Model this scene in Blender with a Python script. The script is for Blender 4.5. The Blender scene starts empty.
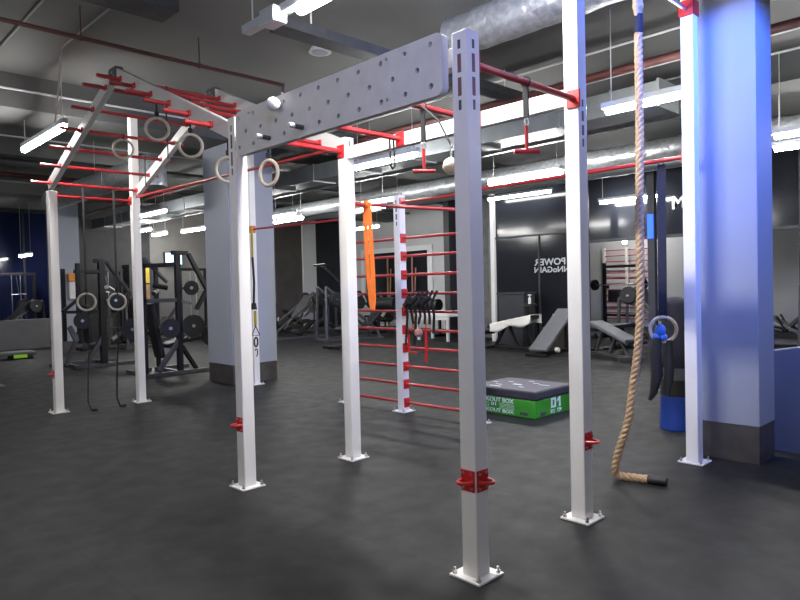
import bpy, bmesh, math, random
from mathutils import Vector, Matrix, Euler
random.seed(4)
S = bpy.context.scene
COL = S.collection
PI = math.pi

# ------------------------------------------------------------------ camera
# world axes follow the building: X = across the rig, Y = along the rig
TH, PITCH, ROLL = math.radians(44.154), 0.0228, 0.0237
cp, sp, cr, sr = math.cos(PITCH), math.sin(PITCH), math.cos(ROLL), math.sin(ROLL)
def b2w(v):
    return Vector((v[0]*math.cos(TH)+v[1]*math.sin(TH), -v[0]*math.sin(TH)+v[1]*math.cos(TH), v[2]))
r0, u0, f0 = Vector((1,0,0)), Vector((0,sp,cp)), Vector((0,cp,-sp))
Rv, Uv, Fv = b2w(cr*r0-sr*u0), b2w(sr*r0+cr*u0), b2w(f0)
cam = bpy.data.objects.new('camera', bpy.data.cameras.new('camera')); COL.objects.link(cam)
cam.matrix_world = Matrix(((Rv[0],Uv[0],-Fv[0],0),(Rv[1],Uv[1],-Fv[1],0),(Rv[2],Uv[2],-Fv[2],1.5),(0,0,0,1)))
cam.data.sensor_width = 36; cam.data.lens = 651.2/800*36; cam.data.clip_start = .05; cam.data.clip_end = 200
S.camera = cam

# ------------------------------------------------------------------ world, light, exposure
S.view_settings.view_transform = 'Standard'; S.view_settings.look = 'None'
S.view_settings.exposure = 0.42; S.view_settings.gamma = 1; S.view_settings.use_curve_mapping = False
w = bpy.data.worlds.new('world'); S.world = w; w.use_nodes = True
w.node_tree.nodes['Background'].inputs[0].default_value = (.85,.9,1,1)
w.node_tree.nodes['Background'].inputs[1].default_value = .05
def area(name, loc, aim, size, power, color, spread=PI):
    l = bpy.data.lights.new(name, 'AREA'); l.energy = power; l.size = size; l.color = color; l.spread = spread
    o = bpy.data.objects.new(name, l); COL.objects.link(o); o.location = loc
    o.rotation_euler = (Vector(aim)-Vector(loc)).to_track_quat('-Z','Y').to_euler(); return o
area('blue_floodlight', (3.8,.1,4.0), (5.75,1.95,3.35), .35, 105, (.07,.19,1.0), math.radians(105))
area('added_lavender_fill', (.4,-.8,4.0), (2.5,2.2,2.75), .6, 8, (.36,.42,1.0), math.radians(55))  # added unseen lamp; tints the front post and pegboard lavender
LAMP = 105.0      # strength of the tube lamps

# ------------------------------------------------------------------ materials
MAT = {}
def mat(name, col, rough=.5, metal=0, var=.12, scale=12, bump=0, emit=0, coat=0, spec=.5):
    m = bpy.data.materials.new(name); m.use_nodes = True
    nt = m.node_tree; b = nt.nodes['Principled BSDF']
    tc = nt.nodes.new('ShaderNodeTexCoord'); n = nt.nodes.new('ShaderNodeTexNoise')
    n.inputs['Scale'].default_value = scale; n.inputs['Detail'].default_value = 5
    nt.links.new(tc.outputs['Object'], n.inputs['Vector'])
    r = nt.nodes.new('ShaderNodeValToRGB')
    r.color_ramp.elements[0].position = .3; r.color_ramp.elements[1].position = .7
    r.color_ramp.elements[0].color = tuple(c*(1-var) for c in col)+(1,)
    r.color_ramp.elements[1].color = tuple(min(1,c*(1+var)) for c in col)+(1,)
    nt.links.new(n.outputs['Fac'], r.inputs['Fac']); nt.links.new(r.outputs['Color'], b.inputs['Base Color'])
    b.inputs['Roughness'].default_value = rough; b.inputs['Metallic'].default_value = metal
    b.inputs['Specular IOR Level'].default_value = spec
    if coat: b.inputs['Coat Weight'].default_value = coat; b.inputs['Coat Roughness'].default_value = .15
    if bump:
        bp = nt.nodes.new('ShaderNodeBump'); bp.inputs['Strength'].default_value = bump; bp.inputs['Distance'].default_value = .02
        nt.links.new(n.outputs['Fac'], bp.inputs['Height']); nt.links.new(bp.outputs['Normal'], b.inputs['Normal'])
    if emit:
        b.inputs['Emission Color'].default_value = tuple(col)+(1,); b.inputs['Emission Strength'].default_value = emit
    MAT[name] = m; return m
mat('white_paint', (.78,.76,.74), .38, 0, .03, 3)
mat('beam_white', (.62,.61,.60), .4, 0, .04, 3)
mat('board', (.62,.60,.575), .55, 0, .06, 9)
mat('hole_dark', (.05,.05,.055), .8, 0, .2, 30)
mat('red', (.55,.018,.02), .35, 0, .08, 6, coat=.3)
mat('red_bar', (.42,.024,.028), .3, 0, .1, 6, coat=.4)
mat('red_pipe', (.075,.022,.020), .5, 0, .15, 4)
mat('steel', (.6,.6,.62), .3, 1, .08, 20)
mat('dark_steel', (.10,.10,.105), .45, .6, .15, 10)
mat('black_metal', (.012,.012,.0135), .38, .2, .2, 8)
mat('grey_metal', (.10,.10,.105), .4, .5, .1, 8)
mat('black_pad', (.011,.011,.012), .5, 0, .2, 10, bump=.1)
mat('grey_pad', (.11,.115,.13), .55, 0, .08, 10)
mat('strap_black', (.009,.009,.010), .8, 0, .2, 40)
mat('strap_navy', (.010,.012,.028), .8, 0, .2, 40)
mat('wood', (.50,.43,.35), .5, 0, .15, 25)
mat('ring_grey', (.42,.38,.32), .5, 0, .12, 25)
mat('orange', (.85,.20,.03), .6, 0, .08, 14)
mat('yellow', (.55,.40,.04), .6, 0, .1, 14)
mat('rope', (.50,.34,.20), .85, 0, .25, 60, bump=.4)
mat('rope_end', (.015,.015,.016), .5, 0, .2, 20)
mat('ball', (.72,.62,.50), .5, 0, .06, 20)
mat('column_paint', (.30,.32,.37), .6, 0, .03, 1.2)
mat('column_base', (.11,.10,.095), .35, .5, .25, 6)
mat('wall_grey', (.56,.57,.58), .7, 0, .05, 1)
mat('wall_brown', (.07,.064,.056), .7, 0, .2, 2)
mat('wall_taupe', (.16,.155,.145), .7, 0, .12, 2)
mat('wall_dark', (.03,.032,.042), .6, 0, .15, 2)
mat('wall_white', (.78,.79,.8), .6, 0, .04, 2)
mat('low_wall', (.14,.142,.145), .6, 0, .1, 3)
mat('partition', (.16,.17,.20), .45, 0, .06, 2)
mat('night_glass', (.012,.017,.055), .08, 0, .1, 1, spec=.25)
mat('night_glass_grey', (.016,.018,.024), .12, 0, .2, 1, spec=.3)
mat('curtain', (.19,.19,.195), .85, 0, .2, 5)
mat('curtain_dark', (.03,.03,.032), .85, 0, .2, 5)
mat('slab', (.135,.138,.135), .85, 0, .14, .7, bump=.15)
mat('beam_concrete', (.095,.097,.097), .85, 0, .16, 1.2, bump=.15)
mat('foil', (.38,.40,.42), .34, .55, .25, 14, bump=.8)
mat('galvanised', (.24,.26,.27), .42, .7, .1, 5)
mat('conduit_grey', (.30,.30,.29), .6, 0, .1, 8)
mat('conduit_light', (.55,.56,.57), .5, 0, .05, 8)
mat('tray', (.045,.05,.055), .6, .3, .2, 8)
mat('lamp_housing', (.36,.38,.42), .5, 0, .04, 6)
mat('plastic_white', (.7,.7,.68), .5, 0, .04, 8)
mat('towel', (.80,.79,.76), .95, 0, .05, 40, bump=.3)
mat('green_vinyl', (.035,.26,.018), .45, 0, .12, 8)
mat('lime', (.30,.65,.03), .5, 0, .1, 9)
mat('foam_black', (.030,.028,.036), .75, 0, .2, 30, bump=.15)
mat('foam_top', (.12,.115,.12), .8, 0, .15, 24, bump=.1)
mat('print_white', (.62,.68,.62), .6, 0, .08, 30)
mat('letter_white', (.50,.52,.56), .6, 0, .05, 30)
mat('blue_vinyl', (.012,.05,.34), .45, 0, .15, 8)
mat('blue_bright', (.02,.13,.50), .5, 0, .15, 14)
mat('amber', (.60,.22,.02), .5, 0, .1, 8)
mat('brown_wood', (.30,.17,.08), .6, 0, .2, 8)
mat('skin_pink', (.45,.22,.16), .6, 0, .2, 12)
mat('lamp_glow', (1,.985,.96), .5, 0, 0, 1, emit=LAMP*.9)
mat('lamp_glow_strong', (1,.985,.96), .5, 0, 0, 1, emit=LAMP*2.4)
mat('lamp_glow_dim', (1,.985,.96), .5, 0, 0, 1, emit=LAMP*.30)
mat('screen_glow', (.45,.68,1.0), .4, 0, .1, 2, emit=1.3)
mat('blue_reflection_glow', (.01,.09,1.0), .4, 0, .1, 2, emit=1.3)

def floor_material():
    m = bpy.data.materials.new('rubber_floor'); m.use_nodes = True; nt = m.node_tree; L = nt.links
    b = nt.nodes['Principled BSDF']; tc = nt.nodes.new('ShaderNodeTexCoord')
    def noise(sc, det):
        n = nt.nodes.new('ShaderNodeTexNoise'); n.inputs['Scale'].default_value = sc; n.inputs['Detail'].default_value = det
        L.new(tc.outputs['Object'], n.inputs['Vector']); return n
    def ramp(src, p0, p1, c0, c1):
        r = nt.nodes.new('ShaderNodeValToRGB'); r.color_ramp.elements[0].position = p0; r.color_ramp.elements[1].position = p1
        r.color_ramp.elements[0].color = tuple(c0)+(1,); r.color_ramp.elements[1].color = tuple(c1)+(1,)
        L.new(src, r.inputs['Fac']); return r
    big = noise(.55, 4); mid = noise(5, 6); fine = noise(160, 3); spk = noise(42, 2)
    base = ramp(big.outputs['Fac'], .3, .75, (.011,.0115,.0125), (.019,.0195,.0205))
    m1 = ramp(mid.outputs['Fac'], .3, .8, (.82,.82,.82), (1.12,1.12,1.12))
    mx = nt.nodes.new('ShaderNodeMixRGB'); mx.blend_type = 'MULTIPLY'; mx.inputs[0].default_value = 1
    L.new(base.outputs[0], mx.inputs[1]); L.new(m1.outputs[0], mx.inputs[2])
    s1 = ramp(spk.outputs['Fac'], .74, .78, (0,0,0), (1,1,1))
    mx2 = nt.nodes.new('ShaderNodeMixRGB'); L.new(s1.outputs[0], mx2.inputs[0]); L.new(mx.outputs[0], mx2.inputs[1]); mx2.inputs[2].default_value = (.06,.06,.06,1)
    br = nt.nodes.new('ShaderNodeTexBrick'); br.offset = 0; br.inputs['Scale'].default_value = 1
    br.inputs['Brick Width'].default_value = 1.25; br.inputs['Row Height'].default_value = 10; br.inputs['Mortar Size'].default_value = .004
    br.inputs['Color1'].default_value = (1,1,1,1); br.inputs['Color2'].default_value = (.93,.93,.93,1); br.inputs['Mortar'].default_value = (.45,.45,.45,1)
    L.new(tc.outputs['Object'], br.inputs['Vector'])
    mx3 = nt.nodes.new('ShaderNodeMixRGB'); mx3.blend_type = 'MULTIPLY'; mx3.inputs[0].default_value = 1
    L.new(mx2.outputs[0], mx3.inputs[1]); L.new(br.outputs['Color'], mx3.inputs[2]); L.new(mx3.outputs[0], b.inputs['Base Color'])
    rr = ramp(mid.outputs['Fac'], .3, .7, (.55,.55,.55), (.68,.68,.68)); L.new(rr.outputs[0], b.inputs['Roughness'])
    b.inputs['Specular IOR Level'].default_value = .27
    bp = nt.nodes.new('ShaderNodeBump'); bp.inputs['Strength'].default_value = .12; bp.inputs['Distance'].default_value = .004
    L.new(fine.outputs['Fac'], bp.inputs['Height']); L.new(bp.outputs['Normal'], b.inputs['Normal'])
    MAT['floor'] = m
floor_material()

# ------------------------------------------------------------------ mesh helpers
class MB:
    """collects shapes in world (or local) coordinates; o is subtracted"""
    def __init__(s, o=(0,0,0)): s.bm = bmesh.new(); s.o = Vector(o)
    def _p(s, v): return Vector(v)-s.o
    def box(s, x0,y0,z0,x1,y1,z1):
        m = Matrix.Translation(s._p(((x0+x1)/2,(y0+y1)/2,(z0+z1)/2))) @ Matrix.Diagonal((abs(x1-x0),abs(y1-y0),abs(z1-z0),1))
        bmesh.ops.create_cube(s.bm, size=1, matrix=m); return s
    def _frame(s, a, b, roll=0):
        a, b = s._p(a), s._p(b); d = b-a
        q = d.to_track_quat('Z','Y' if abs(d.normalized().y) < .99 else 'X')
        return Matrix.Translation((a+b)/2) @ q.to_matrix().to_4x4() @ Matrix.Rotation(roll,4,'Z'), d.length
    def bar(s, a, b, w, h=None, roll=0):
        """rectangular bar; for a bar in a vertical plane w is across, h in the plane"""
        m, L = s._frame(a, b, roll); h = h or w
        bmesh.ops.create_cube(s.bm, size=1, matrix=m @ Matrix.Diagonal((w,h,L,1))); return s
    def plank(s, a, b, side, w, t):
        """flat board from a to b: side is the direction of its width"""
        a, b = s._p(a), s._p(b); z = (b-a).normalized(); x = Vector(side).normalized(); x = (x - z*x.dot(z)).normalized(); y = z.cross(x)
        m = Matrix.Translation((a+b)/2) @ Matrix((x,y,z)).transposed().to_4x4() @ Matrix.Diagonal((w,t,(b-a).length,1))
        bmesh.ops.create_cube(s.bm, size=1, matrix=m); return s
    def cyl(s, a, b, r, r2=None, seg=16, caps=True):
        m, L = s._frame(a, b)
        bmesh.ops.create_cone(s.bm, cap_ends=caps, segments=seg, radius1=r, radius2=r if r2 is None else r2, depth=L, matrix=m); return s
    def ball(s, c, r, seg=16, sc=(1,1,1)):
        bmesh.ops.create_uvsphere(s.bm, u_segments=seg, v_segments=max(6,seg//2), radius=r, matrix=Matrix.Translation(s._p(c)) @ Matrix.Diagonal(tuple(sc)+(1,))); return s
    def torus(s, c, R, r, n=(1,0,0), seg=32, sub=10, arc=2*PI, start=0):
        q = Vector(n).to_track_quat('Z','Y').to_matrix().to_4x4(); m = Matrix.Translation(s._p(c)) @ q
        rings = []; full = arc > 2*PI-.01; N = seg if full else seg+1
        for i in range(N):
            a = start + arc*i/seg
            rings.append([s.bm.verts.new(m @ Vector(((R+r*math.cos(t))*math.cos(a),(R+r*math.cos(t))*math.sin(a), r*math.sin(t)))) for t in [2*PI*k/sub for k in range(sub)]])
        for i in range(seg):
            A, B = rings[i], rings[(i+1)%N]
            for k in range(sub): s.bm.faces.new((A[k],B[k],B[(k+1)%sub],A[(k+1)%sub]))
        if not full: s.bm.faces.new(rings[0][::-1]); s.bm.faces.new(rings[-1])
        return s
    def tube(s, pts, r, seg=8, caps=True, flat=None):
        """smooth sweep along points; r number or list; flat=(w,t) makes a strap"""
        P = [s._p(p) for p in pts]; n = len(P); rings = []; ref = None
        for i in range(n):
            t = (P[min(i+1,n-1)]-P[max(i-1,0)]).normalized()
            if ref is None: ref = Vector((0,1,0)) if abs(t.y) < .9 else Vector((1,0,0))
            x = (ref - t*ref.dot(t)).normalized(); y = t.cross(x); ref = x
            rad = r[i] if isinstance(r,(list,tuple)) else r
            ring = []
            for k in range(seg):
                a = 2*PI*(k+.5)/seg
                if flat: ring.append(s.bm.verts.new(P[i]+x*flat[0]/2*(1 if math.cos(a)>0 else -1)+y*flat[1]/2*(1 if math.sin(a)>0 else -1)))
                else: ring.append(s.bm.verts.new(P[i]+x*rad*math.cos(a)+y*rad*math.sin(a)))
            rings.append(ring)
        for i in range(n-1):
            for k in range(seg): s.bm.faces.new((rings[i][k],rings[i][(k+1)%seg],rings[i+1][(k+1)%seg],rings[i+1][k]))
        if caps: s.bm.faces.new(rings[0][::-1]); s.bm.faces.new(rings[-1])
        return s
    def strap(s, pts, w, t=.004): return s.tube(pts, 1, 4, True, (w,t))
    def prism(s, poly, z0, z1, axis='z'):
        """extruded outline; axis names the extrusion axis, poly in the other two (cyclic order)"""
        f = {'z':lambda p,h:(p[0],p[1],h),'y':lambda p,h:(p[0],h,p[1]),'x':lambda p,h:(h,p[0],p[1])}[axis]
        A = [s.bm.verts.new(s._p(f(p,z0))) for p in poly]; B = [s.bm.verts.new(s._p(f(p,z1))) for p in poly]
        n = len(poly); s.bm.faces.new(A[::-1]); s.bm.faces.new(B)
        for i in range(n): s.bm.faces.new((A[i],A[(i+1)%n],B[(i+1)%n],B[i]))
        return s
    def build(s, name, m, parent=None, bevel=0, smooth=False, seg=2, subd=0):
        bmesh.ops.recalc_face_normals(s.bm, faces=s.bm.faces[:])
        me = bpy.data.meshes.new(name); s.bm.to_mesh(me); s.bm.free()
        me.materials.append(MAT[m] if isinstance(m,str) else m)
        if smooth:
            for p in me.polygons: p.use_smooth = True
            try: me.set_sharp_from_angle(angle=math.radians(40))
            except Exception: pass
        o = bpy.data.objects.new(name, me); COL.objects.link(o)
        if parent is not None: o.parent = parent
        if bevel:
            b = o.modifiers.new('bevel','BEVEL'); b.width = bevel; b.segments = seg; b.limit_method = 'ANGLE'; b.angle_limit = math.radians(40)
        if subd:
            u = o.modifiers.new('sub','SUBSURF'); u.levels = subd; u.render_levels = subd
        return o
def tag(o, label=None, cat=None, group=None, kind=None):
    if label: o['label'] = label
    if cat: o['category'] = cat
    if group: o['group'] = group
    if kind: o['kind'] = kind
    return o
def thing(name, label, cat, loc=(0,0,0), rotz=0, group=None):
    o = bpy.data.objects.new(name, None); COL.objects.link(o); o.empty_display_size = .1
    o.location = loc; o.rotation_euler = (0,0,rotz); return tag(o, label, cat, group)
def struct(name, mb, m, parent=None, label=None, **k):
    o = mb.build(name, m, parent, **k)
    if parent is None: o['kind'] = 'structure'
    if label: o['label'] = label
    return o
def copy_tree(o, parent=None):
    c = o.copy(); COL.objects.link(c); c.parent = parent
    for ch in list(o.children): copy_tree(ch, c)
    return c
def text_mesh(txt, size, depth=.004, bold=.022):
    cu = bpy.data.curves.new('t','FONT'); cu.body = txt; cu.size = size; cu.extrude = depth/2; cu.offset = bold*size
    cu.align_x = 'LEFT'; cu.resolution_u = 3
    o = bpy.data.objects.new('t', cu); COL.objects.link(o)
    bpy.context.view_layer.update(); dg = bpy.context.evaluated_depsgraph_get()
    me = bpy.data.meshes.new_from_object(o.evaluated_get(dg)); bpy.data.objects.remove(o)
    return me
def lettering(name, txt, size, origin, right, up, m, parent=None, o=(0,0,0), width=None, depth=.004):
    me = text_mesh(txt, size, depth); xs = [v.co.x for v in me.vertices]
    k = width/(max(xs)-min(xs)) if width else 1; x0 = min(xs)
    R, U = Vector(right), Vector(up); N = R.cross(U); O = Vector(origin)-Vector(o)
    for v in me.vertices: v.co = O + R*((v.co.x-x0)*k) + U*v.co.y + N*v.co.z
    me.materials.clear(); me.materials.append(MAT[m]); me.name = name
    ob = bpy.data.objects.new(name, me); COL.objects.link(ob)
    if parent is not None: ob.parent = parent
    return ob
def circ(cx, cy, r, n=12, a0=0, a1=2*PI, close=False):
    return [(cx+r*math.cos(a0+(a1-a0)*i/(n if not close else n-1)), cy+r*math.sin(a0+(a1-a0)*i/(n if not close else n-1))) for i in range(n)]

# ================================================================== THE ROOM
CZ = 4.2
struct('floor', MB().box(-6,-7,-.1,26,30,0), 'floor')
struct('ceiling', MB().box(-6,-7,CZ,26,30,CZ+.2), 'slab')
for i,(y0,y1,z) in enumerate(((9.0,9.9,3.78),(16.6,17.3,3.78),(-2.2,-1.5,3.78))):
    struct('ceiling_beam', MB().box(-6,y0,z,24,y1,CZ), 'beam_concrete')
for x0,x1 in ((8.9,9.5),):
    struct('ceiling_beam', MB().box(x0,-6,3.85,x1,24,CZ-.01), 'beam_concrete')
struct('wall_left', MB().box(-6,-7,0,-5.8,24,CZ), 'wall_grey')
struct('wall_near', MB().box(-6,-7,0,26,-6.8,CZ), 'wall_grey')
# far left: low wall with a night window above it
struct('wall_low', MB().box(-6,19.9,0,6.2,20.2,.8), 'low_wall')
w1 = struct('window_1', MB().box(-6,23.22,0,7.4,23.28,4.12), 'night_glass')
fr = MB()
for x in (-2.5,.3,3.1,5.9): fr.box(x-.03,23.18,0,x+.03,23.3,4.12)
fr.box(-6,23.17,4.08,7.4,23.32,CZ)
struct('window_frame', fr, 'tray', w1)
struct('wall_back_side', MB().box(7.4,20.2,0,7.6,23.3,CZ), 'wall_dark')
struct('wall_back_dark', MB().box(6.2,20,0,8.6,20.2,CZ), 'curtain_dark')
struct('wall_back', MB().box(8.6,20,0,13.2,20.2,CZ), 'wall_taupe')
struct('wall_back_brown', MB().box(13.2,19.98,0,14.35,20.2,CZ), 'wall_brown')
struct('wall_back_pier', MB().box(14.35,19.9,0,14.95,20.2,CZ), 'wall_grey')
g2 = struct('window_2', MB().box(14.95,20,0,16.4,20.1,CZ), 'night_glass_grey')
# centre: grey wall with a dark opening
cw = MB(); cw.box(16.2,18.6,0,16.4,20.2,CZ).box(16.2,14.45,0,16.4,15.1,CZ).box(16.2,15.1,2.72,16.4,18.6,CZ).box(16.2,15.1,0,16.4,18.6,.75)
struct('wall_centre', cw, 'wall_grey')
struct('trim_1', MB().box(16.14,15.02,.7,16.2,15.25,2.85).box(16.14,18.5,.7,16.2,18.7,2.85).box(16.14,15.25,2.68,16.2,18.5,2.85), 'wall_white')
w3 = struct('window_3', MB().box(16.3,15.1,.75,16.34,18.6,2.72), 'night_glass_grey')
struct('wall_centre_dark', MB().box(16.15,12.2,0,16.4,14.45,CZ), 'wall_dark')
cu = MB()
pts = [(13.9+.05*math.sin(i*1.3), 10.42+i*.045) for i in range(42)]
cu.prism(pts+[(x+.03,y) for x,y in pts[::-1]], 0.03, 3.95)
tag(cu.build('curtain','curtain',smooth=True), 'grey pleated full-height curtain beside the slim white pillar', 'curtain')
struct('trim_2', MB().box(13.38,10.28,0,13.5,10.40,3.95), 'wall_white')
# dark shopfront glass with mirror-written lettering
w4 = struct('window_4', MB().box(13.46,7.72,0,13.52,10.28,3.95), 'night_glass_grey')
struct('window_frame', MB().box(13.42,7.68,0,13.56,7.74,3.95).box(13.42,7.72,2.62,13.46,10.28,2.66).box(13.42,8.95,0,13.46,8.99,2.62), 'tray', w4)
# letters read backwards from inside the gym
def mirror_text(txt, z, h, yfar, width):
    o = lettering('lettering', txt, h/.70, (13.455,yfar-width,z), (0,1,0), (0,0,1), 'letter_white', w4, width=width)
    return o
mirror_text('POWER', 1.90, .155, 9.12, .86)
mirror_text('PAINNoGAIN', 1.725, .135, 9.12, 1.28)
w5 = struct('window_5', MB().box(13.46,3.4,2.42,13.52,7.68,3.95), 'night_glass_grey')
struct('window_frame', MB().box(13.42,3.4,2.36,13.56,7.68,2.42).box(13.42,3.36,0,13.56,3.42,3.95), 'tray', w5)
lettering('lettering','M',.37,(13.455,5.47,2.94),(0,1,0),(0,0,1),'letter_white',w5,width=.26)
struct('wall_far', MB().box(20,3.3,0,20.2,15,CZ), 'wall_grey')
struct('wall_far_side', MB().box(13.6,12.0,0,20,12.2,CZ), 'wall_dark')
struct('window_6', MB().box(15.5,-6.8,1.0,15.6,3.3,CZ), 'night_glass')
struct('wall_right', MB().box(15.45,-6.8,0,15.65,3.3,1.0), 'low_wall')
struct('wall_partition', MB().prism([(1.82,0),(1.82,.86),(1.6,.9),(-4,.9),(-4,0)],6.16,6.30,'x'), 'partition', bevel=.01)

def column(x0,y0,x1,y1,label,bh=.30):
    c = struct('column', MB().box(x0,y0,bh,x1,y1,CZ), 'column_paint', label=label, bevel=.006)
    struct('baseboard', MB().box(x0+.004,y0+.004,0,x1-.004,y1-.004,bh+.01), 'column_base', c)
    return c
column(5.62,1.72,6.0,2.28,'wide painted column beside the climbing rope, lit blue')
column(5.20,9.15,6.02,9.93,'grey painted column behind the middle of the rig')
column(5.10,17.35,5.66,18.0,'grey painted column at the far left with an orange dispenser')

# ================================================================== CEILING SERVICES
def tube_light(x, y0, y1, z, label, wd=.055, dim=False, housing=None, group='tube lights under the ceiling', rods=True, glow=None):
    t = thing('tube_light', label, 'ceiling light', (x,(y0+y1)/2,z), 0, group); o = t.location.copy()
    h0, h1 = housing or (y0-.05, y1+.05)
    MB(o).box(x-wd*.62,h0,z+.025,x+wd*.62,h1,z+.085).build('housing','lamp_housing',t,bevel=.004)
    MB(o).cyl((x,y0,z),(x,y1,z),wd*.72,seg=12).build('diffuser',glow or ('lamp_glow_dim' if dim else 'lamp_glow'),t,smooth=True)
    if rods:
        for yy in (h0+.1,h1-.1): MB(o).cyl((x,yy,z+.09),(x,yy,CZ),.006,seg=6).build('hanger','conduit_light',t)
    return t
tube_light(2.49,8.0,9.6,3.4,'bright tube light hanging at far left above the sloping ladder')
t = tube_light(2.67,2.35,3.66,3.4,'bright tube light whose unlit end shows above the pegboard',housing=(2.25,4.36),wd=.06,glow='lamp_glow_strong')
MB(t.location).box(2.57,3.84,3.36,2.69,4.02,3.47).build('driver_box','lamp_housing',t,bevel=.01)
tube_light(6.12,5.95,7.15,3.2,'tube light seen just right of the post at the orange band')
tube_light(6.12,2.0,3.25,3.2,'tube light crossing behind the climbing rope, higher of the ones there')
tube_light(6.12,13.4,14.6,3.2,'tube light seen beyond the far corner post of the rig')
tube_light(8.85,5.50,6.83,3.2,'wide bright light panel seen between the two front posts',wd=.12,group=None)
tube_light(8.85,9.07,10.25,3.2,'tube light seen above the top rung of the wall bars')
tube_light(8.75,12.44,13.6,3.2,'tube light beside the grey middle column, upper of the pair')
tube_light(9.45,13.1,14.3,3.2,'tube light beside the grey middle column, lower of the pair')
tube_light(8.72,16.6,18.0,3.2,'tube light just left of the grey middle column')
tube_light(9.55,10.24,11.30,3.2,'tube light above the orange band, lower of the pair',dim=True)
tube_light(8.5,21.2-2.6,22.1-2.6,3.2,'distant tube light right of the far corner post')
tube_light(5.6,21.3,22.4,2.66,'distant tube light at the night window, beyond the low wall')
tube_light(8.85,1.3,2.5,3.2,'tube light beyond the blue-lit column, upper of the pair')
tube_light(9.72,1.55,2.75,3.2,'tube light beyond the blue-lit column, lower of the pair')
tube_light(13.1,5.87,7.14,3.2,'added tube light for a reflection in the dark glass band behind the rope')  # added lamp, stands for one reflected in the dark glass
tube_light(18.5,8.75,9.95,3.08,'distant tube light over the far wall bars behind the rope')
tube_light(13.1,8.4,10.2,3.6,'thin tube light along the head of the lettered dark glass',dim=True)
tube_light(7.6,17.6,18.7,3.2,'distant tube light right of the far left column')
# the same lamps go on behind the camera
for x,y in ((-2.6,-2.2),(-2.6,3.0),(-2.6,9.4),(6.12,-2.0),(-1.7,13.5),(12.6,1.5),(12.6,13.8)):
    tube_light(x,y,y+1.25,3.2,'tube light of the rows that run on beyond the picture')
def duct(name,a,b,r,m,label,cat='duct',ribs=True):
    mb = MB(); d = (Vector(b)-Vector(a)); n = max(2,int(d.length/.35)); pts=[];rs=[]
    for i in range(n*4+1):
        p = Vector(a)+d*i/(n*4); pts.append(p); rs.append(r*(1+(.035 if ribs and i%4==0 else 0)+(random.uniform(-.02,.02) if ribs else 0)))
    mb.tube(pts, rs, 20); return tag(mb.build(name,m,smooth=True),label,cat)
duct('ventilation_duct',(5.0,-4,3.95),(5.0,4.3,3.95),.19,'foil','crumpled foil-wrapped round duct above the two front posts')
duct('ventilation_duct',(4.25,9.95,3.40),(4.25,14.6,3.40),.19,'foil','silver round duct behind the far sloping ladder')
el = MB(); el.tube([(4.25,9.95,3.4),(4.25,9.75,3.4),(4.22,9.6,3.33),(4.2,9.56,3.2),(4.2,9.55,3.05)],.19,16).build('duct_elbow','foil',None,smooth=True)
tag(bpy.data.objects['duct_elbow'],'silver duct elbow turning down above the far corner posts','duct')
rd = MB(); rd.box(6.75,3.0,3.32,7.2,19.6,3.58).build('rectangular_duct','galvanised',None,bevel=.004)
o = tag(bpy.data.objects['rectangular_duct'],'long flat galvanised duct passing behind the grey middle column','duct')
for y in [3.0+1.2*i for i in range(14)]: MB().box(6.73,y-.015,3.30,7.22,y+.015,3.60).build('flange','galvanised',o)
duct('flexible_duct',(7.9,3.0,3.55),(7.9,19,3.55),.12,'foil','dull flexible duct running beside the flat galvanised duct')
duct('flexible_duct',(10.4,2.5,3.58),(10.4,19,3.58),.17,'foil','thick flexible duct over the far machines')
duct('flexible_duct',(11.9,4,3.64),(11.9,18,3.64),.12,'galvanised','slim grey duct over the towel-covered bench')
for k,(y,z,l) in enumerate(((12.4,3.80,'flat dark cable tray crossing above the far corner posts'),(14.9,3.80,'flat dark cable tray crossing behind the silver duct'))):
    mb = MB().box(1.0,y,z,15,y+.3,z+.05); tag(mb.build('cable_tray','tray'),l,'cable tray')
for nm,x,y0,y1,z in (('duct',6.97,4,19,3.58),):
    for k in range(6): MB().cyl((6.80,5+2.6*k,3.57),(6.80,5+2.6*k,CZ),.006,seg=6).build('hanger','conduit_light',bpy.data.objects['rectangular_duct'])
for k in range(3): MB().cyl((4.25,10.3+1.8*k,3.5),(4.25,10.3+1.8*k,CZ),.006,seg=6).build('hanger','conduit_light',bpy.data.objects['ventilation_duct.001'])
bpy.data.objects['duct_elbow'].parent = bpy.data.objects['ventilation_duct.001']
for k_ in ('label','category'): del bpy.data.objects['duct_elbow'][k_]
def tray(x0,x1,y0,y1,z,label):
    t = thing('cable_tray',label,'cable tray',(x0,y0,z)); o = t.location.copy()
    MB(o).box(x0,y0,z,x1,y0+.03,z+.09).build('side_rail','tray',t); MB(o).box(x0,y1-.03,z,x1,y1,z+.09).build('side_rail','tray',t)
    MB(o).box(x0,y0+.03,z,x1,y1-.03,z+.012).build('tray_bed','tray',t)
    cb = MB(o)
    for k in range(4):
        yy = y0+.08+(y1-y0-.16)*k/3
        cb.tube([(x0+(x1-x0)*i/12, yy+random.uniform(-.02,.02), z+.04) for i in range(13)],.018,6)
    cb.build('cable','strap_black',t,smooth=True)
    for xx in (x0+.3,x1-.3): MB(o).cyl((xx,y0+.015,z+.05),(xx,y0+.015,CZ),.008,seg=6).build('hanger','conduit_light',t)
tray(-2.0,2.60,5.30,5.62,3.88,'dark cable tray at the top left under the slab')
tray(3.15,9.0,4.56,4.76,3.68,'dark cable tray crossing behind the top of the pegboard')
sp_ = thing('sprinkler_pipe','dark red sprinkler pipe crossing the slab towards the pegboard','pipe',(1.5,6.5,3.9))
MB(sp_.location).cyl((-5.5,6.5,3.9),(4.46,6.5,3.9),.022,seg=10).ball((4.46,6.5,3.9),.026,10).cyl((4.46,6.5,3.9),(4.46,6.5,3.80),.016,seg=8).build('pipe','red_pipe',sp_,smooth=True)
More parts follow.
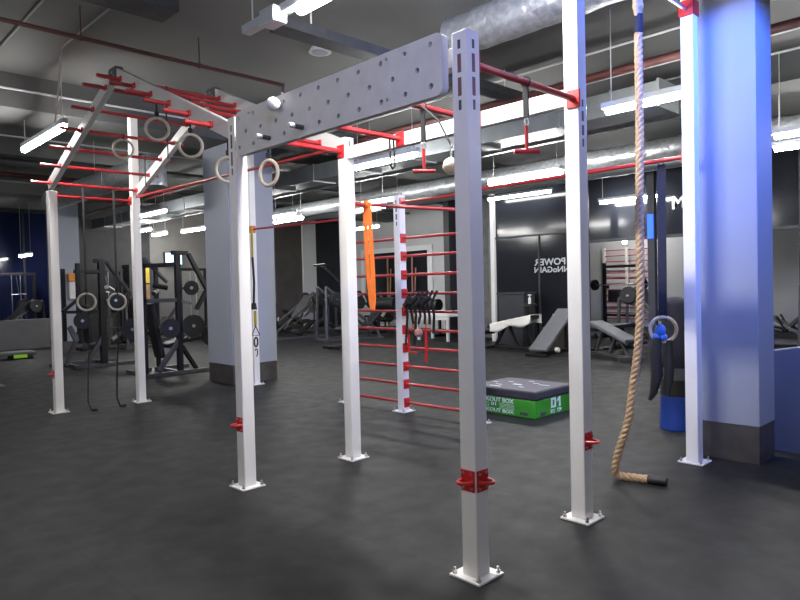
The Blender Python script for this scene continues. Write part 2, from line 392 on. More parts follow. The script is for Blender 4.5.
MB(sp_.location).cyl((4.46,6.5,3.80),(4.46,6.5,3.76),.02,.012,8).cyl((4.46,6.5,3.757),(4.46,6.5,3.752),.03,seg=10).build('sprinkler_head','steel',sp_)
for x in (2.2,3.4,.4): MB(sp_.location).torus((x,6.5,3.9),.026,.006,(1,0,0),12,6).cyl((x,6.5,3.92),(x,6.5,CZ),.006,seg=6).build('pipe_clip','red_pipe',sp_)
tag(MB().cyl((6.5,-5,3.70),(6.5,19.5,3.70),.045,seg=12).build('fire_pipe','red_pipe',smooth=True),'thick dark red pipe high behind the climbing rope','pipe')
tag(MB().cyl((-5,13.6,3.70),(6.0,13.6,3.70),.05,seg=12).build('fire_pipe','red_pipe',smooth=True),'thick dark red pipe at the far left above the night window','pipe')
tag(MB().tube([(2.42,6.28,CZ-.012),(2.40,7.66,CZ-.012),(2.40,7.70,CZ-.03),(2.40,7.70,CZ-.1),(2.49,8.3,3.50)],.011,8).build('conduit','conduit_grey',smooth=True),'thin conduit bending down from the slab to the far left tube light','conduit')
tag(MB().cyl((1.9,5.8,CZ-.012),(1.9,8.99,CZ-.012),.011,seg=8).build('conduit','conduit_grey',smooth=True),'thin straight conduit on the slab at the top left','conduit')
for x0,y,z,x1,l in ((-5,8.94,3.99,8,'light conduit on the face of the first concrete beam, upper'),(-5,11.2,3.9,8,'light conduit beyond the first concrete beam')):
    tag(MB().cyl((x0,y,z),(x1,y,z),.014,seg=8).build('conduit','conduit_light',smooth=True),l,'conduit')
for x,z,l in ((6.6,4.0,'light conduit high between the rope and the white posts, nearest'),(8.2,4.0,'light conduit high behind the rope, farthest'),(7.25,3.9,'light conduit high behind the rope, middle')):
    tag(MB().cyl((x,-5,z),(x,8.9,z),.013,seg=8).build('conduit','conduit_light',smooth=True),l,'conduit')
dt = thing('ceiling_speaker','round white ceiling disc on the slab above the pegboard','speaker',(4.57,5.91,CZ))
MB(dt.location).cyl((4.57,5.91,CZ-.05),(4.57,5.91,CZ),.13,.10,24).build('rim','plastic_white',dt,smooth=True)
MB(dt.location).cyl((4.57,5.91,CZ-.058),(4.57,5.91,CZ-.05),.09,seg=24).build('grille','lamp_housing',dt)

# ================================================================== THE TRAINING RIG
RX = (2.57,3.63,5.40); RIGO = (4.0,5.5,0)
rig = thing('training_rig','white and red steel training rig with pegboard, sloping ladders and wall bars','training rig',RIGO)
def R_(): return MB(RIGO)
HW = .05
def post(x,y,h,bolts=True,slots=()):
    p = R_().box(x-HW,y-HW,.008,x+HW,y+HW,h).build('post','white_paint',rig,bevel=.006)
    R_().box(x-.1,y-.1,0,x+.1,y+.1,.012).build('base_plate','white_paint',p,bevel=.003)
    if bolts:
        for sx in (-1,1):
            for sy in (-1,1):
                R_().cyl((x+sx*.078,y+sy*.078,.012),(x+sx*.078,y+sy*.078,.026),.013,seg=6).cyl((x+sx*.078,y+sy*.078,.026),(x+sx*.078,y+sy*.078,.044),.006,seg=8).build('anchor_bolt','steel',p)
    for (nx,ny,z0,z1,cm) in slots:
        zc = (z0+z1)/2; gp = .012
        for a,b,wd,mm in ((z0,z0+.05,.009,'dark_steel'),(z0+.07,zc-gp,.012,cm),(zc+gp,z1-.07,.012,cm),(z1-.045,z1,.009,'dark_steel')):
            m = R_()
            if nx: m.box(x+nx*(HW-.002),y-wd,a,x+nx*(HW+.0015),y+wd,b)
            else: m.box(x-wd,y+ny*(HW-.002),a,x+wd,y+ny*(HW+.0015),b)
            m.build('slot',mm,p,bevel=.004)
    return p
mat('slot_red',(.20,.10,.10),.6,0,.1,10)
pA = post(2.57,2.13,2.765,slots=((-1,0,2.37,2.72,'slot_red'),(0,-1,2.37,2.72,'slot_red')))
pB = post(2.57,4.36,2.78,slots=((-1,0,2.35,2.72,'dark_steel'),))
p2 = post(3.65,2.15,3.85,slots=((0,-1,2.33,2.62,'dark_steel'),))
p5 = post(3.63,4.37,2.78,slots=((0,-1,2.63,2.75,'dark_steel'),))
p3 = post(5.39,2.14,3.85)
p7 = post(5.42,4.42,2.56); p6 = post(5.39,5.53,2.56,slots=((-1,0,2.2,2.5,'dark_steel'),)); p8 = post(5.36,6.52,2.56)
p9 = post(5.45,8.90,3.85); p10 = post(2.59,8.88,2.78); p11 = post(3.60,8.80,3.85)

def bar(name,a,b,r=.019,m='red_bar',flange=True,parent=rig):
    o = R_().cyl(a,b,r,seg=14).build(name,m,parent,smooth=True)
    if flange:
        A,B = Vector(a),Vector(b); d = (B-A).normalized()
        for p,q in ((A,A+d*.012),(B-d*.012,B)):
            if abs(d.x) > .7: s=(.002,.045,.055)
            else: s=(.045,.002,.055)
            lo = [min(p[i],q[i])-s[i] for i in range(3)]; hi = [max(p[i],q[i])+s[i] for i in range(3)]
            R_().box(*lo,*hi).build('flange','red',o,bevel=.004)
    return o
# cross bars between near and far rows
bar('crossbar',(2.62,2.13,2.62),(3.60,2.13,2.62),.020)
bar('crossbar',(2.62,4.37,2.66),(3.58,4.37,2.66),.022)
# long beams
R_().box(2.535,2.18,2.60,2.60,4.31,2.70).build('beam','beam_white',rig,bevel=.004)
R_().box(3.60,2.20,2.59,3.665,4.32,2.695).build('beam','white_paint',rig,bevel=.004)
bar('crossbar',(2.60,2.90,2.64),(3.60,2.90,2.64),.020)
bar('crossbar',(2.60,3.66,2.645),(3.60,3.66,2.645),.020)
# the bar the rope hangs from, the slim bars of the far row
bar('crossbar',(3.70,2.14,3.65),(5.34,2.14,3.65),.016,'steel')
bar('crossbar',(5.40,2.19,2.49),(5.42,4.37,2.49),.018)
bar('crossbar',(5.44,8.85,2.42),(5.38,6.57,2.37),.016)
bar('crossbar',(3.68,4.37,2.22),(5.37,4.40,2.27),.019)
bar('crossbar',(2.64,8.88,2.72),(3.55,8.82,2.72),.018)
bar('crossbar',(3.61,8.75,2.77),(3.63,4.42,2.71),.016,flange=False)
# wall bars
for z in (2.47,2.05,1.84,1.62,1.40,1.19,.975,.76,.54,.33,.11):
    bar('rung',(5.39,5.48,z),(5.42,4.46,z),.0165)
    if z < 2.4: bar('rung',(5.365,6.47,z),(5.385,5.58,z),.0165,flange=False)
# sloping ladders: apex at Y 6.62
AP = (6.64,3.68)
def slope(x,y0,z0,y1,z1):
    o = R_().bar((x,y0,z0),(x,y1,z1),.07,.13); return o
for x,yb,zb,yp in ((2.57,4.41,2.69,8.83),(3.63,4.42,2.72,8.75)):
    R_().bar((x,yb,zb),(x,AP[0],AP[1]),.06,.12).build('sloping_beam','beam_white',rig,bevel=.004)
    R_().bar((x,yp,2.84),(x,AP[0],AP[1]),.06,.12).build('sloping_beam','beam_white',rig,bevel=.004)
    R_().box(x-.04,AP[0]-.09,AP[1]-.10,x+.04,AP[0]+.09,AP[1]+.05).build('apex_plate','grey_metal',rig,bevel=.01)
    R_().cyl((x-.05,AP[0],AP[1]),(x+.05,AP[0],AP[1]),.012,seg=6).cyl((x-.05,AP[0]-.05,AP[1]-.04),(x+.05,AP[0]-.05,AP[1]-.04),.01,seg=6).build('bolt','steel',rig)
def zs(y): # underside height of the slopes
    if y < AP[0]: return 2.69+(y-4.41)*(AP[1]-2.69)/(AP[0]-4.41)
    return 2.84+(8.83-y)*(AP[1]-2.84)/(8.83-AP[0])
RUNGY = (4.70,5.06,5.42,5.78,6.14,6.46, 6.84,7.21,7.59,7.96,8.33,8.72)
for y in RUNGY:
    z = zs(y)-.03
    o = R_().cyl((2.32,y,z),(3.72,y,z),.0185,seg=12).build('rung','red_bar',rig,smooth=True)
    for x in (2.57,3.63):
        R_().box(x-.045,y-.035,z-.02,x+.045,y+.035,z+.03).build('rung_clamp','red',o,bevel=.004)
# pegboard: panel with drilled holes
BX0,BX1,BY0,BY1,BZ0,BZ1 = 2.465,2.51,2.195,4.20,2.455,2.770
def pegboard():
    bm = bmesh.new(); r=.04
    outline = [(y,z) for cy,cz,a in ((BY1-r,BZ1-r,0),(BY0+r,BZ1-r,PI/2),(BY0+r,BZ0+r,PI),(BY1-r,BZ0+r,1.5*PI)) for y,z in circ(cy,cz,r,5,a,a+PI/2,True)]
    holes=[]
    for k in range(12):
        y = 2.275+.188*k
        if k < 11: holes += [(y,2.722),(y,2.512)]
        if k < 10: holes.append((y+.095,2.614))
    holes = [h for h in holes if BY0+.02 < h[0] < BY1-.02]
    def ring(pts,x): 
        vs=[bm.verts.new((x-RIGO[0],p[0]-RIGO[1],p[1])) for p in pts]; return vs,[bm.edges.new((vs[i],vs[(i+1)%len(vs)])) for i in range(len(vs))]
    F={}
    for x in (BX0,BX1):
        vo,eo = ring(outline,x); ees=list(eo); hv=[]
        for h in holes:
            v,e = ring(circ(h[0],h[1],.0155,12),x); ees+=e; hv.append(v)
        bmesh.ops.triangle_fill(bm, use_beauty=True, use_dissolve=False, edges=ees, normal=(1,0,0)); F[x]=(vo,hv)
    a,b = F[BX0],F[BX1]
    for va,vb in [(a[0],b[0])]+list(zip(a[1],b[1])):
        for i in range(len(va)):
            j=(i+1)%len(va); bm.faces.new((va[i],va[j],vb[j],vb[i]))
    m = MB(RIGO); m.bm.free(); m.bm = bm
    return m.build('pegboard','board',rig), holes
pb, holes = pegboard()
R_().box(BX1+.002,BY0+.04,BZ0+.04,BX1+.006,BY1-.04,BZ1-.04).build('backing','hole_dark',pb)
for y in (2.43,2.44+.0,4.18):
    pass
for y,z in ((2.60,2.735),(2.60,2.515),(4.02,2.735),(3.60,2.775)):
    R_().cyl((BX0-.006,y,z),(BX0,y,z),.009,seg=10).build('bolt','steel',pb)
for y in (2.27,4.3):
    pass
# red eyelet brackets low on the posts
def eyelet(x,y,z,nx,ny):
    m = R_()
    if nx: m.box(x+nx*HW,y-.045,z-.055,x+nx*(HW+.006),y+.045,z+.055)
    else: m.box(x-.045,y+ny*HW,z-.055,x+.045,y+ny*(HW+.006),z+.055)
    o = m.build('eyelet_bracket','red',rig,bevel=.004)
    cx,cy = x+nx*(HW+.006),y+ny*(HW+.006); pts=[]
    for i in range(13):
        a = -PI/2+PI*i/12; u = .036*math.sin(a); d = .062*math.cos(a)
        pts.append((cx+nx*d+(u if ny else 0), cy+ny*d+(u if nx else 0), z))
    R_().tube(pts,.009,8).build('eye_loop','red',o,smooth=True)
    b = R_()
    for u in (-.028,.028):
        for zz in (-.038,.038):
            c = Vector((cx+(u if ny else 0),cy+(u if nx else 0),z+zz)); b.cyl(c,c+Vector((nx*.006,ny*.006,0)),.007,seg=8)
    b.build('rivet','steel',o)
eyelet(2.57,2.13,.50,-1,0); eyelet(2.57,2.13,.50,0,-1); eyelet(2.57,4.36,.48,-1,0); eyelet(3.65,2.15,.50,0,-1); eyelet(2.59,8.88,.49,-1,0)
R_().box(5.33,2.08,3.60,5.45,2.088,3.72).box(5.33,2.08,3.60,5.338,2.2,3.72).build('corner_bracket','red',rig,bevel=.003)
# things screwed into the board
kb = thing('ball_grip','pale round ball grip bolted to the upper left of the pegboard','ball grip',(2.46,3.62,2.70))
MB(kb.location).ball((2.405,3.62,2.70),.045,20).build('ball','plastic_white',kb,smooth=True)
MB(kb.location).cyl((2.44,3.62,2.70),(2.464,3.62,2.70),.014,seg=10).build('stem','steel',kb)
for y,z,l in ((3.385,2.512,'steel climbing peg standing out of the pegboard near its middle'),(3.761,2.512,'steel climbing peg standing out of the pegboard at its left end')):
    g = thing('climbing_peg',l,'climbing peg',(2.45,y,z),group='climbing pegs in the pegboard')
    MB(g.location).cyl((2.40,y,z),(2.464,y,z),.0155,seg=14).build('shaft','grey_metal',g,smooth=True)
    MB(g.location).cyl((2.36,y,z),(2.40,y,z),.0165,seg=14).build('tip','plastic_white',g,smooth=True,bevel=.003)

# ================================================================== THINGS HANGING FROM THE RIG
def ring_on_strap(x,y,zc,ztop,label,R=.105,r=.0145,n=(.42,.91,0),m='ring_grey',sw=.03,sm='strap_black',group='gymnastic rings on black straps'):
    t = thing('gymnastic_ring',label,'gymnastic ring',(x,y,zc-R),group=group); o=t.location
    MB(o).torus((x,y,zc),R,r,n,36,10).build('ring',m,t,smooth=True)
    s = MB(o).strap([(x,y-.002,ztop-.02),(x,y,(ztop+zc)/2),(x,y+.003,zc+R-.02)],sw)
    s.torus((x,y,ztop+.0),.026,.004,(1,0,0),14,6)
    s.box(x-.019,y-.010,zc+R+.02,x+.019,y+.008,zc+R+.06)
    s.build('strap',sm,t); return t
def zr(y): return zs(y)-.03
ring_on_strap(2.99,7.59,3.16-.02,zr(7.59),'small grey gymnastic ring behind, nearest the far corner posts')
ring_on_strap(2.75,6.14,3.06,zr(6.14),'grey gymnastic ring hanging below the middle of the red rungs')
ring_on_strap(2.91,5.78,2.86,zr(5.78),'grey gymnastic ring just right of the sloping beam')
ring_on_strap(2.89,5.06,2.53,zr(5.06),'grey gymnastic ring against the left edge of the grey middle column')
ring_on_strap(3.06,4.70,2.47,zr(4.70),'pale gymnastic ring seen edge-on right below the pegboard end',n=(.98,.2,0),m='wood')
ring_on_strap(2.91,8.72,1.38,zr(8.72),'low ring on a long strap, left of the pair before the machines',sw=.07)
ring_on_strap(3.29,8.72,1.37,zr(8.72),'low ring on a long strap, right of the pair before the machines',sw=.07)
ring_on_strap(5.47,2.42,1.07,2.49,'wooden ring on a wide navy strap beside the blue-lit column',n=(.95,.3,0),m='wood',sw=.075,sm='strap_navy',group=None)
for x,y,z,l in ((3.40,7.96,2.79,'short black strap dangling behind the tall far corner post'),(3.0,6.46,2.86,'long black strap dangling between the two high grey rings'),(3.01,8.33,2.80,'black strap dangling above the far red crossbar')):
    t = MB((x,y,z)).strap([(x,y,zr(y)+.02),(x,y+.01,(z+zr(y))/2),(x,y,z)],.028).torus((x,y,zr(y)),.026,.004,(1,0,0),14,6).build('hanging_strap','strap_black'); t.location=(x,y,z)
    tag(t,l,'strap','loose black straps on the ladder rungs')
for x,y,l,z0 in ((2.90,8.66,'thin black band reaching the floor below the left low ring',1.27),(3.26,8.66,'wide black band reaching the floor below the right low ring',1.26)):
    wd = .02 if x < 3 else .04
    t = thing('resistance_tube',l,'resistance band',(x,y,0),group='black bands hanging to the floor')
    MB(t.location).strap([(x,y,z0),(x+.01,y,.9),(x-.02,y,.5),(x-.03,y+.01,.12),(x-.01,y-.03,.02)],wd,.008).build('band','strap_black',t)
    MB(t.location).cyl((x-.01,y-.03,.015),(x+.06,y-.05,.015),.014,seg=8).build('handle','rope_end',t)
def t_handle(x,y,ztop,zc,label,ang=0):
    t = thing('pull_handle',label,'pull handle',(x,y,zc)); o=t.location
    MB(o).torus((x,y,ztop),.03,.005,(1,0,0),16,6).strap([(x,y,ztop-.02),(x,y,(ztop+zc)/2+.02),(x,y,zc+.19)],.034,.012).build('strap','strap_black',t)
    MB(o).torus((x,y,zc+.165),.02,.004,(0,1,0),16,6).build('carabiner','steel',t,smooth=True)
    MB(o).bar((x,y,zc+.145),(x,y,zc+.01),.022,.012).build('stem','red',t,bevel=.003)
    d = Vector((math.cos(ang),math.sin(ang),0))*.072
    MB(o).cyl(Vector((x,y,zc))-d,Vector((x,y,zc))+d,.014,seg=12).build('grip','red_bar',t,smooth=True)
t_handle(3.09,2.13,2.62,2.235,'red T-shaped pull handle between the two front posts',-.75)
t_handle(3.06,2.90,2.64,2.23,'red T-shaped pull handle below the right end of the pegboard',-.75)
lp = MB((3.50,3.66,2.4)).tube([(3.48,3.66,2.655),(3.475,3.65,2.52),(3.48,3.65,2.42),(3.50,3.65,2.40),(3.52,3.65,2.42),(3.53,3.66,2.52),(3.52,3.66,2.655),(3.50,3.66,2.672),(3.48,3.66,2.655)],.008,6).build('loop_strap','strap_black',smooth=True)
lp.location=(3.50,3.66,2.4); tag(lp,'slim black loop hanging beside the red plate on the white beam','strap')
bb = thing('ball_grip','beige hanging ball grip just left of the front pegboard post','ball grip',(2.97,2.55,2.2))
MB(bb.location).ball((2.98,2.60,2.21),.052,20).build('ball','ball',bb,smooth=True)
MB(bb.location).cyl((2.98,2.60,2.26),(2.98,2.60,2.32),.006,seg=8).torus((2.98,2.60,2.33),.014,.004,(1,0,0),12,6).build('eye_bolt','steel',bb)
MB(bb.location).tube([(2.98,2.60,2.34),(2.99,2.70,2.5),(2.98,2.885,2.665)],.006,6).build('cord','strap_black',bb)
ob = MB((3.87,4.37,1.3))
ob.strap([(3.86,4.345,2.235),(3.862,4.33,1.9),(3.875,4.33,1.6),(3.885,4.34,1.34),(3.89,4.36,1.29)],.055,.006).strap([(3.86,4.40,2.235),(3.866,4.40,1.9),(3.88,4.40,1.6),(3.89,4.38,1.34),(3.89,4.36,1.29)],.05,.006).torus((3.86,4.37,2.232),.027,.006,(1,0,0),16,6)
ob.cyl((3.83,4.37,2.225),(3.89,4.37,2.225),.030,seg=14)
o = ob.build('resistance_band','orange'); o.location=(3.87,4.37,1.3); tag(o,'long orange resistance band looped over the red bar','resistance band')
# suspension trainer on the far post
st = thing('suspension_trainer','yellow and black suspension trainer hanging on the far post by the grey column','suspension trainer',(5.30,8.72,.7)); o=st.location
sx,sy = 5.33,8.70
MB(o).strap([(sx,sy,2.42),(sx,sy,2.2),(sx,sy,1.98)],.05,.01).build('anchor_strap','yellow',st)
MB(o).strap([(sx,sy,1.98),(sx+.01,sy-.01,1.6),(sx,sy,1.25)],.045,.012).cyl((sx,sy,1.28),(sx,sy,1.18),.035,.05,10).build('strap','strap_black',st)
MB(o).strap([(sx+.02,sy,1.16),(sx+.02,sy,.93)],.06,.012).build('length_strap','yellow',st)
hd=MB(o)
hd.tube([(sx+.02,sy,.93),(sx-.05,sy,.78),(sx+.09,sy,.78),(sx+.02,sy,.93)],.009,6).torus((sx+.02,sy,.68),.07,.012,(.6,-.8,0),20,6).torus((sx+.02,sy,.52),.055,.008,(.6,-.8,0),16,6,PI*1.3,-PI/2)
hd.build('handle','strap_black',st,smooth=True)
R_().cyl((5.42,8.84,2.42),(5.33,8.70,2.42),.012,seg=8).box(5.38,8.80,2.36,5.44,8.86,2.46).build('hook','amber',rig)
# gear hung on the wall bars
hs = thing('strap_bundle','tangled bundle of black straps hung on the wall bars by the middle post','strap bundle',(5.34,5.3,.9)); o=hs.location
m=MB(o)
for k in range(7):
    y = 5.38-.07*k; z1 = random.choice((.95,.8,1.05))
    m.strap([(5.40,y,1.43),(5.33,y+.02,1.30),(5.32,y-.02,1.15),(5.33,y+random.uniform(-.04,.04),z1)],.028,.012)
m.build('strap','strap_black',hs)
m=MB(o)
for k in range(4): m.bar((5.30,5.38-.09*k,1.25+.03*(k%2)),(5.33,5.28-.09*k,1.36),.09,.05)
m.build('pad','black_pad',hs,bevel=.01)
tag(MB((5.33,5.20,.92)).ball((5.33,5.20,.95),.05,14).cyl((5.33,5.20,1.0),(5.33,5.20,1.14),.006,seg=6).build('small_ball','skin_pink',smooth=True),'small pinkish ball hung on a cord at the wall bars','ball').location=(5.33,5.20,.92)
rt = MB((5.33,5.33,.7)); rt.bar((5.33,5.36,.72),(5.32,5.22,.72),.02).bar((5.33,5.36,.93),(5.33,5.36,.72),.02)
o=rt.build('red_hook','red',bevel=.002); o.location=(5.33,5.33,.7); tag(o,'short red hook bar on the wall bars by the middle post','hook')
rs = MB((5.33,5.08,.62)).strap([(5.33,5.08,1.0),(5.33,5.08,.8),(5.33,5.085,.62)],.035,.01).cyl((5.33,5.08,1.0),(5.33,5.08,1.14),.006,seg=6).build('red_strap','red')
rs.location=(5.33,5.08,.62); tag(rs,'short red strap dangling from a lower rung of the wall bars','strap')

# climbing rope
def catmull(P,n=10):
    out=[]; P=[Vector(p) for p in P]; Q=[2*P[0]-P[1]]+P+[2*P[-1]-P[-2]]
    for i in range(1,len(Q)-2):
        for k in range(n):
            t=k/n; a,b,c,d=Q[i-1:i+3]
            out.append(.5*((2*b)+(c-a)*t+(2*a-5*b+4*c-d)*t*t+(3*b-a-3*c+d)*t**3))
    out.append(P[-1]); return out
cr_ = thing('climbing_rope','thick beige twisted climbing rope with a black end curling on the floor','climbing rope',(4.5,2.3,0))
path = catmull([(4.50,2.14,3.26),(4.50,2.14,2.6),(4.50,2.15,2.0),(4.50,2.155,1.35),(4.50,2.18,.99),(4.50,2.225,.70),(4.50,2.26,.47),(4.50,2.335,.24),(4.51,2.375,.10),(4.53,2.37,.040),(4.555,2.30,.032),(4.58,2.22,.032),(4.60,2.15,.032)],14)
def strands(path,mb,R=.030,pitch=.125):
    # resample evenly
    L=[0]
    for a,b in zip(path,path[1:]): L.append(L[-1]+(b-a).length)
    N=int(L[-1]/.012); pts=[]; j=0
    for i in range(N+1):
        s=L[-1]*i/N
        while j<len(L)-2 and L[j+1]<s: j+=1
        t=(s-L[j])/max(1e-9,L[j+1]-L[j]); pts.append(path[j].lerp(path[j+1],t))
    ref=Vector((0,1,0)); X=[];Y=[]
    for i in range(len(pts)):
        t=(pts[min(i+1,N)]-pts[max(i-1,0)]).normalized(); x=(ref-t*ref.dot(t)).normalized(); ref=x; X.append(x); Y.append(t.cross(x))
    for k in range(3):
        q=[]
        for i,p in enumerate(pts):
            a=2*PI*(L[-1]*i/N)/pitch+2*PI*k/3; q.append(p+(X[i]*math.cos(a)+Y[i]*math.sin(a))*R*.47)
        mb.tube(q,R*.56,8)
    return pts
m=MB(cr_.location); strands(path,m); m.build('rope','rope',cr_,smooth=True)
m=MB(cr_.location).cyl((4.50,2.14,3.25),(4.50,2.14,3.38),.033,seg=14); m.build('whipping','strap_navy',cr_,smooth=True)
m=MB(cr_.location)
for s_ in (-1,1): m.tube([(4.50+.012*s_,2.14,3.36),(4.50+.035*s_,2.14,3.46),(4.50+.03*s_,2.14,3.58),(4.50+.008*s_,2.14,3.672)],.02,8)
m.torus((4.5,2.14,3.645),.032,.016,(1,0,0),16,8).ball((4.5,2.14,3.44),.04,12)
m.build('eye_splice','rope',cr_,smooth=True)
MB(cr_.location).cyl((4.597,2.165,.032),(4.625,2.035,.030),.034,.030,14).build('end_cap','rope_end',cr_,smooth=True,bevel=.004)

# ================================================================== FLOOR THINGS
# soft plyometric box
px0,py0,px1,py1 = 5.94,4.05,6.72,4.98
bx = thing('plyo_box','green and black soft plyo box numbered 01 on the floor','plyo box',(6.33,4.5,0)); o=bx.location
MB(o).box(px0,py0,.0,px1,py1,.205).build('body','green_vinyl',bx,bevel=.015)
MB(o).box(px0-.012,py0-.012,.205,px1+.012,py1+.012,.30).build('top_pad','foam_black',bx,bevel=.02,seg=3)
MB(o).box(px0+.02,py0+.02,.296,px1-.02,py1-.02,.303).build('top_sheet','foam_top',bx,bevel=.003)
b_=MB(o)
b_.box(px0-.003,py0+.10,.03,px0,py0+.20,.065).box(px0+.10,py0-.003,.03,px0+.20,py0,.065)
b_.build('grip_hole','hole_dark',bx)
def frame_xz(x0,z0,x1,z1,t):
    m=MB(o)
    m.box(x0,py0-.003,z0,x0+t,py0,z1).box(x1-t,py0-.003,z0,x1,py0,z1).box(x0+t,py0-.003,z0,x1-t,py0,z0+t*.8).box(x0+t,py0-.003,z1-t*.8,x1-t,py0,z1); return m
frame_xz(px0+.31,.085,px0+.405,.195,.028).build('printed_digit','print_white',bx)
MB(o).prism([(px0+.47,.085),(px0+.50,.085),(px0+.50,.195),(px0+.475,.195),(px0+.43,.165),(px0+.43,.14),(px0+.47,.158)],py0-.003,py0,'y').build('printed_digit','print_white',bx)
lettering('lettering','KG',.06,(px0+.30,py0-.003,.025),(1,0,0),(0,0,1),'print_white',bx,o,width=.08)
lettering('lettering','CM',.06,(px0+.43,py0-.003,.025),(1,0,0),(0,0,1),'print_white',bx,o,width=.08)
lettering('lettering','WORKOUT BOX',.07,(px0-.003,py0+.86,.145),(0,-1,0),(0,0,1),'print_white',bx,o,width=.58)
lettering('lettering','01',.05,(px0-.003,py0+.60,.100),(0,-1,0),(0,0,1),'print_white',bx,o,width=.07)
lettering('lettering','WORKOUT BOX',.055,(px0-.003,py0+.86,.030),(0,-1,0),(0,0,1),'print_white',bx,o,width=.58)
ln=MB(o)
for k in range(4):
    z=.078+.016*k; ln.box(px0-.003,py0+.28,z,px0,py0+.48,z+.004).box(px0-.003,py0+.63,z,px0,py0+.86,z+.004)
ln.build('printed_line','print_white',bx)
for (x,y,a,b) in ((.10,.55,.03,.22),(.05,.80,.02,.10),(.22,.62,.02,.12),(.32,.42,.05,.16),(.20,.30,.02,.08),(.46,.62,.02,.10),(.52,.30,.02,.12),(.46,.12,.02,.20),(.62,.44,.02,.1),(.36,.78,.02,.1)):
    MB(o).box(px0+x,py0+y,.303,px0+x+a,py0+y+b*.7,.3045).build('top_print','print_white',bx)
# step platform and mat at the far left
sp2 = thing('step_platform','dark aerobic step with a lime green end on the floor at far left','step platform',(4.0,17.4,0)); o=sp2.location
MB(o).box(2.9,16.95,.08,4.5,17.45,.16).build('deck','dark_steel',sp2,bevel=.03,seg=3)
MB(o).box(4.0,16.97,0,4.44,17.43,.085).build('foot','black_pad',sp2,bevel=.02); MB(o).box(2.95,16.97,0,3.4,17.43,.085).build('foot','black_pad',sp2,bevel=.02)
MB(o).box(4.02,16.93,.02,4.30,16.97,.10).build('corner_insert','lime',sp2,bevel=.006)
tag(MB().box(1.6,12.0,0,2.72,12.9,.03).build('floor_mat','grey_pad',bevel=.01),'corner of a grey floor mat at the left edge','mat')
# blue and black freestanding bag, behind the white post
pg = thing('punching_bag','freestanding black and blue training bag between the rig post and blue-lit column','punching bag',(6.52,2.73,0)); o=pg.location
cx_,cy_=6.50,2.74
MB(o).cyl((cx_,cy_,0),(cx_,cy_,.34),.17,.16,20).build('base','blue_vinyl',pg,smooth=True,bevel=.01)
MB(o).cyl((cx_,cy_,.34),(cx_,cy_,.50),.16,.15,20).build('band','black_pad',pg,smooth=True)
MB(o).cyl((cx_,cy_,.50),(cx_,cy_,.62),.145,.145,20).build('grey_band','grey_pad',pg,smooth=True)
MB(o).cyl((cx_,cy_,.62),(cx_,cy_,1.25),.15,.14,20).ball((cx_,cy_,1.25),.14,18,(1,1,.5)).build('bag','strap_navy',pg,smooth=True)
gl = thing('training_gloves','dark training gloves with blue cuffs hung inside the wooden ring','gloves',(5.47,2.42,.9)); o=gl.location
MB(o).ball((5.46,2.44,1.06),.045,14,(.8,1,1.25)).ball((5.45,2.47,1.0),.035,12,(1,1,1.1)).ball((5.47,2.42,1.0),.035,12,(1,1,1)).build('cuff','blue_bright',gl,smooth=True)
m=MB(o); m.tube([(5.45,2.46,1.0),(5.44,2.48,.86),(5.45,2.47,.68),(5.44,2.50,.52),(5.43,2.53,.46)],[.035,.052,.05,.03,.015],12).tube([(5.49,2.38,.98),(5.50,2.38,.8),(5.49,2.39,.62),(5.48,2.40,.5)],[.03,.042,.04,.02],12)
m.build('glove','strap_black',gl,smooth=True)

# ------------------------------------------------------------------ gym machines
def tb(pts,w,o=(0,0,0)):
    m=MB(o)
    for a,b in zip(pts,pts[1:]): m.bar(a,b,w)
    return m
def plate(c,r,n,label,group,t=.045):
    p = thing('weight_plate',label,'weight plate',c,group=group)
    C_=Vector(c); N=Vector(n).normalized()
    MB(c).cyl(C_-N*t/2,C_+N*t/2,r,seg=28).build('disc','black_pad',p,smooth=True,bevel=.006)
    MB(c).torus(c,r*.80,.010,n,28,6).torus(c,r*.30,.010,n,20,6).build('rim','black_metal',p,smooth=True)
    MB(c).cyl(C_-N*(t/2+.012),C_+N*(t/2+.012),.03,seg=14).build('hub','steel',p.children[0],smooth=True)
    return p
N_=(.30,1,0)
